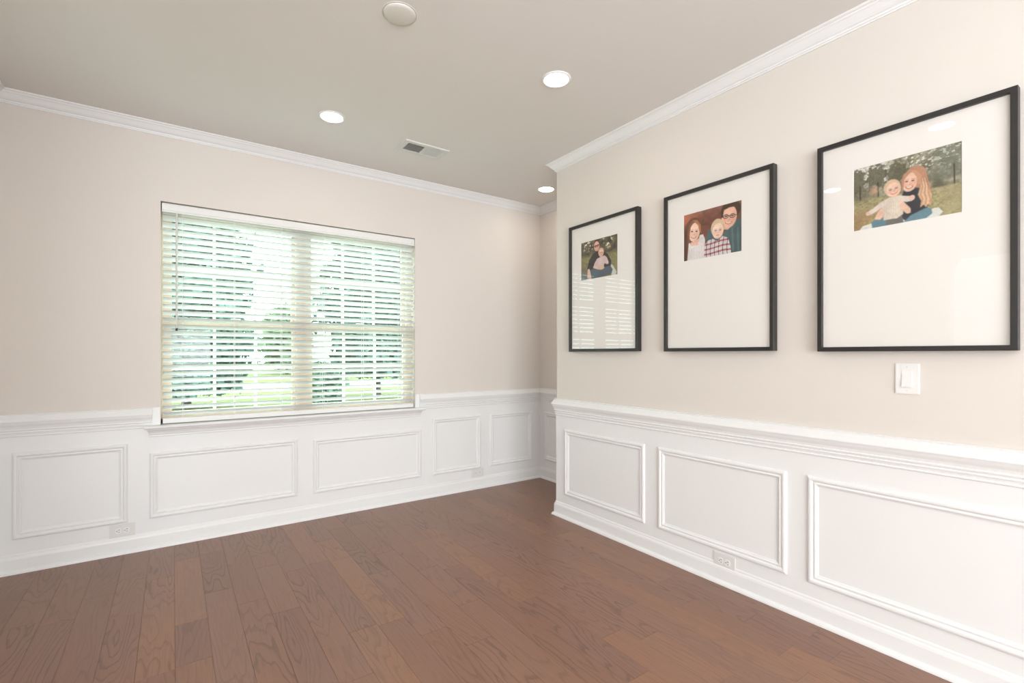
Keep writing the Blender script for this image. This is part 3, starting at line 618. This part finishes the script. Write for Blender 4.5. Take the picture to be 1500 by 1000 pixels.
# ------------------------------------------------------------------ framed pictures
def picture(y0, y1, z0, z1, py0, py1, pz0, pz1, img, label):
    yc, zc = (y0+y1)/2, (z0+z1)/2; D = 0.045; FW = 0.0195; W2, H2 = (y1-y0)/2, (z1-z0)/2
    t = empty('framed_picture'); t.matrix_world = wallmatrix('right', (XB, yc, zc)); tag(t, label, 'picture', 'black framed family photographs')
    # mitred frame rails
    for k in range(4):
        cs = [(-W2, -H2), (W2, -H2), (W2, H2), (-W2, H2)]; a, b = cs[k], cs[(k+1) % 4]
        s = lambda p, d: (p[0]-math.copysign(d, p[0]), p[1]-math.copysign(d, p[1]))
        v = []
        for p in (a, b):
            for d, h in ((0, 0.008), (0, D-0.001), (0.001, D), (FW-0.001, D), (FW, D-0.001), (FW, 0.008)): v.append((*s(p, d), h))
        n = 6; f = [(j, (j+1) % n, n+(j+1) % n, n+j) for j in range(n)]+[tuple(range(n)), tuple(range(n, 2*n))]
        mesh('frame_rail', v, f, 'black', t)
    MB().box(-W2+FW-0.002, W2-FW+0.002, -H2+FW-0.002, H2-FW+0.002, 0.010, 0.026).build('backing_board', 'backing', t)
    # mat with bevelled window
    x0, x1, q0, q1 = yc-py1, yc-py0, pz0-zc, pz1-zc
    o_ = [(-W2+FW-0.003, -H2+FW-0.003), (W2-FW+0.003, -H2+FW-0.003), (W2-FW+0.003, H2-FW+0.003), (-W2+FW-0.003, H2-FW+0.003)]
    i1 = [(x0-0.0015, q0-0.0015), (x1+0.0015, q0-0.0015), (x1+0.0015, q1+0.0015), (x0-0.0015, q1+0.0015)]; i0 = [(x0, q0), (x1, q0), (x1, q1), (x0, q1)]
    v = [(*p, 0.0300) for p in o_]+[(*p, 0.0300) for p in i1]+[(*p, 0.0282) for p in i0]+[(*p, 0.0282) for p in o_]
    f = []
    for a, b in ((0, 4), (4, 8), (8, 12), (12, 0)):
        for j in range(4): f.append((a+j, a+(j+1) % 4, b+(j+1) % 4, b+j))
    mesh('mat_board', v, f, 'mat', t)
    # flat print, colours held per point
    im = img(); im = im*0.90+np.array((236, 226, 216))*0.10; im = im*(1+0.10*(vnoise(70, 54, 2)[..., None]-0.5)+0.10*(vnoise(9, 7, 2)[..., None]-0.5)); arr = srgb(np.clip(im, 0, 255)); xs = np.linspace(x0-0.003, x1+0.003, PWD); ys = np.linspace(q1+0.003, q0-0.003, PHT)
    gx, gy = np.meshgrid(xs, ys); co_ = np.stack([gx, gy, np.full_like(gx, 0.0279)], -1).reshape(-1, 3)
    idx = np.arange(PWD*PHT).reshape(PHT, PWD); q = np.stack([idx[:-1, :-1], idx[1:, :-1], idx[1:, 1:], idx[:-1, 1:]], -1).reshape(-1, 4)
    me = bpy.data.meshes.new('photo_print'); me.from_pydata(co_.tolist(), [], q.tolist())
    at = me.color_attributes.new('print', 'FLOAT_COLOR', 'POINT'); at.data.foreach_set('color', np.concatenate([arr.reshape(-1, 3), np.ones((PWD*PHT, 1))], 1).astype(np.float32).ravel())
    link_mesh('photo_print', me, 'print', t)
    MB().box(-W2+FW-0.003, W2-FW+0.003, -H2+FW-0.003, H2-FW+0.003, 0.0315, 0.0335).build('glass_pane', 'pglass', t)
picture(2.062, 2.715, 1.270, 2.192, 2.247, 2.597, 1.786, 2.056, photo_far, 'black framed photograph of a father in black holding a toddler, nearest the wall corner')
picture(1.212, 1.862, 1.267, 2.190, 1.385, 1.732, 1.790, 2.055, photo_middle, 'black framed photograph of three heads close together with a plaid shirt, middle picture')
picture(0.372, 1.015, 1.262, 2.190, 0.523, 0.875, 1.785, 2.051, photo_nearest, 'black framed photograph of a mother and toddler in an orchard, above the light switch')

# ------------------------------------------------------------------ foyer door seen in the picture glass
dr = empty('door_1', (-3.3, -2.6, 0)); struct(dr, 'white panelled foyer door left of the arched opening', 'door')
MB().box(0.0, 0.035, 0.5, 1.35, 0.0, 2.05).build('door_leaf', 'white', dr)
mb = MB().box(0, 0.045, 0.41, 0.5, 0, 2.14).box(0, 0.045, 1.35, 1.44, 0, 2.14).box(0, 0.045, 0.5, 1.35, 2.05, 2.14); mb.build('door_casing', 'white', dr)
for a0 in (0.58, 0.96):
    for z0, z1 in ((0.2, 0.85), (0.98, 1.85)): panel((0.035, 0, 0), (0, 1, 0), (1, 0, 0), a0, a0+0.31, z0, z1, dr).name = 'door_panel'
MB().cyl((0, 0.56, 0.95), 0.026, 0.035, 0.09, 16, 'x').build('door_handle', 'vent', dr)

# ------------------------------------------------------------------ garden outside the window
GZ = -0.5
g = MB().box(-45, 75, YA+0.4, 110, GZ-0.3, GZ).build('ground', 'lawn'); struct(g, 'bright green lawn outside the window', 'lawn')
g = MB().box(-45, 75, 26.5, 30.5, GZ-0.1, GZ+0.02).build('street', 'road'); struct(g, 'pale grey street crossing beyond the lawn', 'street')
def tree(x, y, h, r, zlow, leaf, n, size, label, shape='round', seed=1):
    t = empty('garden_tree', (x, y, GZ)); tag(t, label, 'tree', 'trees outside the window'); R = np.random.default_rng(seed)
    prof = [(0.16, 0.0), (0.12, 0.3), (0.10, h*0.4), (0.04, h*0.85), (0.001, h*0.9)]
    MB().lathe(prof, n=10).build('trunk', 'bark', t, smooth=True)
    u = R.random(n); th = R.random(n)*2*np.pi
    z = zlow+u*(h-zlow)
    if shape == 'cone': rad = r*(1-u)**0.75*(0.75+0.25*np.sin(u*38))
    else: rad = r*np.sqrt(np.clip(1-((u-0.42)/0.6)**2, 0.02, 1))
    rr = rad*R.random(n)**0.42*(0.78+0.16*np.sin(th*3+u*13)+0.10*np.sin(th*7-u*29))
    c = np.stack([rr*np.cos(th), rr*np.sin(th), z], -1); d1 = R.normal(size=(n, 3)); d1 /= np.linalg.norm(d1, axis=1)[:, None]
    d2 = np.cross(d1, R.normal(size=(n, 3))); d2 /= np.linalg.norm(d2, axis=1)[:, None]; s = size*(0.6+0.8*R.random(n))[:, None]
    v = np.stack([c-d1*s, c-d2*s*0.5, c+d1*s, c+d2*s*0.5], 1).reshape(-1, 3)
    me = bpy.data.meshes.new('foliage'); me.from_pydata(v.tolist(), [], np.arange(4*n).reshape(-1, 4).tolist()); link_mesh('foliage', me, leaf, t)
tree(0.35, 19.0, 7.6, 2.3, 0.5, 'leaf1', 15000, 0.17, 'large dark leafy tree behind the left window half', 'round', 3)
tree(6.9, 19.5, 8.4, 2.6, 0.9, 'leaf1', 15000, 0.17, 'large dark evergreen tree behind the right window half', 'round', 4)
tree(-1.2, 14.5, 2.6, 1.1, 0.1, 'leaf1', 2500, 0.10, 'low dark shrub at the lower left of the window', 'round', 5)
tree(3.6, 15.0, 1.5, 0.8, 0.0, 'leaf2', 2500, 0.10, 'low green shrub at the lower right of the window', 'round', 6)
for k, (x, y, h, r, lf, lab) in enumerate(((2.0, 42, 6.5, 2.6, 'leaf2', 'distant tree across the street, first from the left'), (8.5, 48, 6.2, 2.6, 'leaf3', 'distant tree across the street, second from the left'),
        (13.5, 42, 6.6, 2.4, 'leaf2', 'distant tree across the street, third from the left'), (21.0, 43, 8.0, 2.8, 'leaf1', 'distant tree across the street, last on the right'))):
    tree(x, y, h, r, 0.6, lf, 2600, 0.34, lab, 'round', 20+k)
# pale house across the street
hs = empty('neighbour_house', (24.0, 58.0, GZ)); tag(hs, 'pale house with a grey gable roof across the street', 'house')
MB().box(-6, 6, 0, 8, 0, 3.2).build('house_wall', 'siding', hs); MB().prism([(-0.5, 3.1), (8.5, 3.1), (4, 6.0)], 'x', -6.4, 6.4).build('roof', 'roof', hs)
for wx in (-4.0, -1.2, 3.2): MB().box(wx, wx+1.2, -0.06, 0.05, 1.0, 2.4).build('house_window', 'dark', hs)
print('planks', npl, 'slats', len(zs))
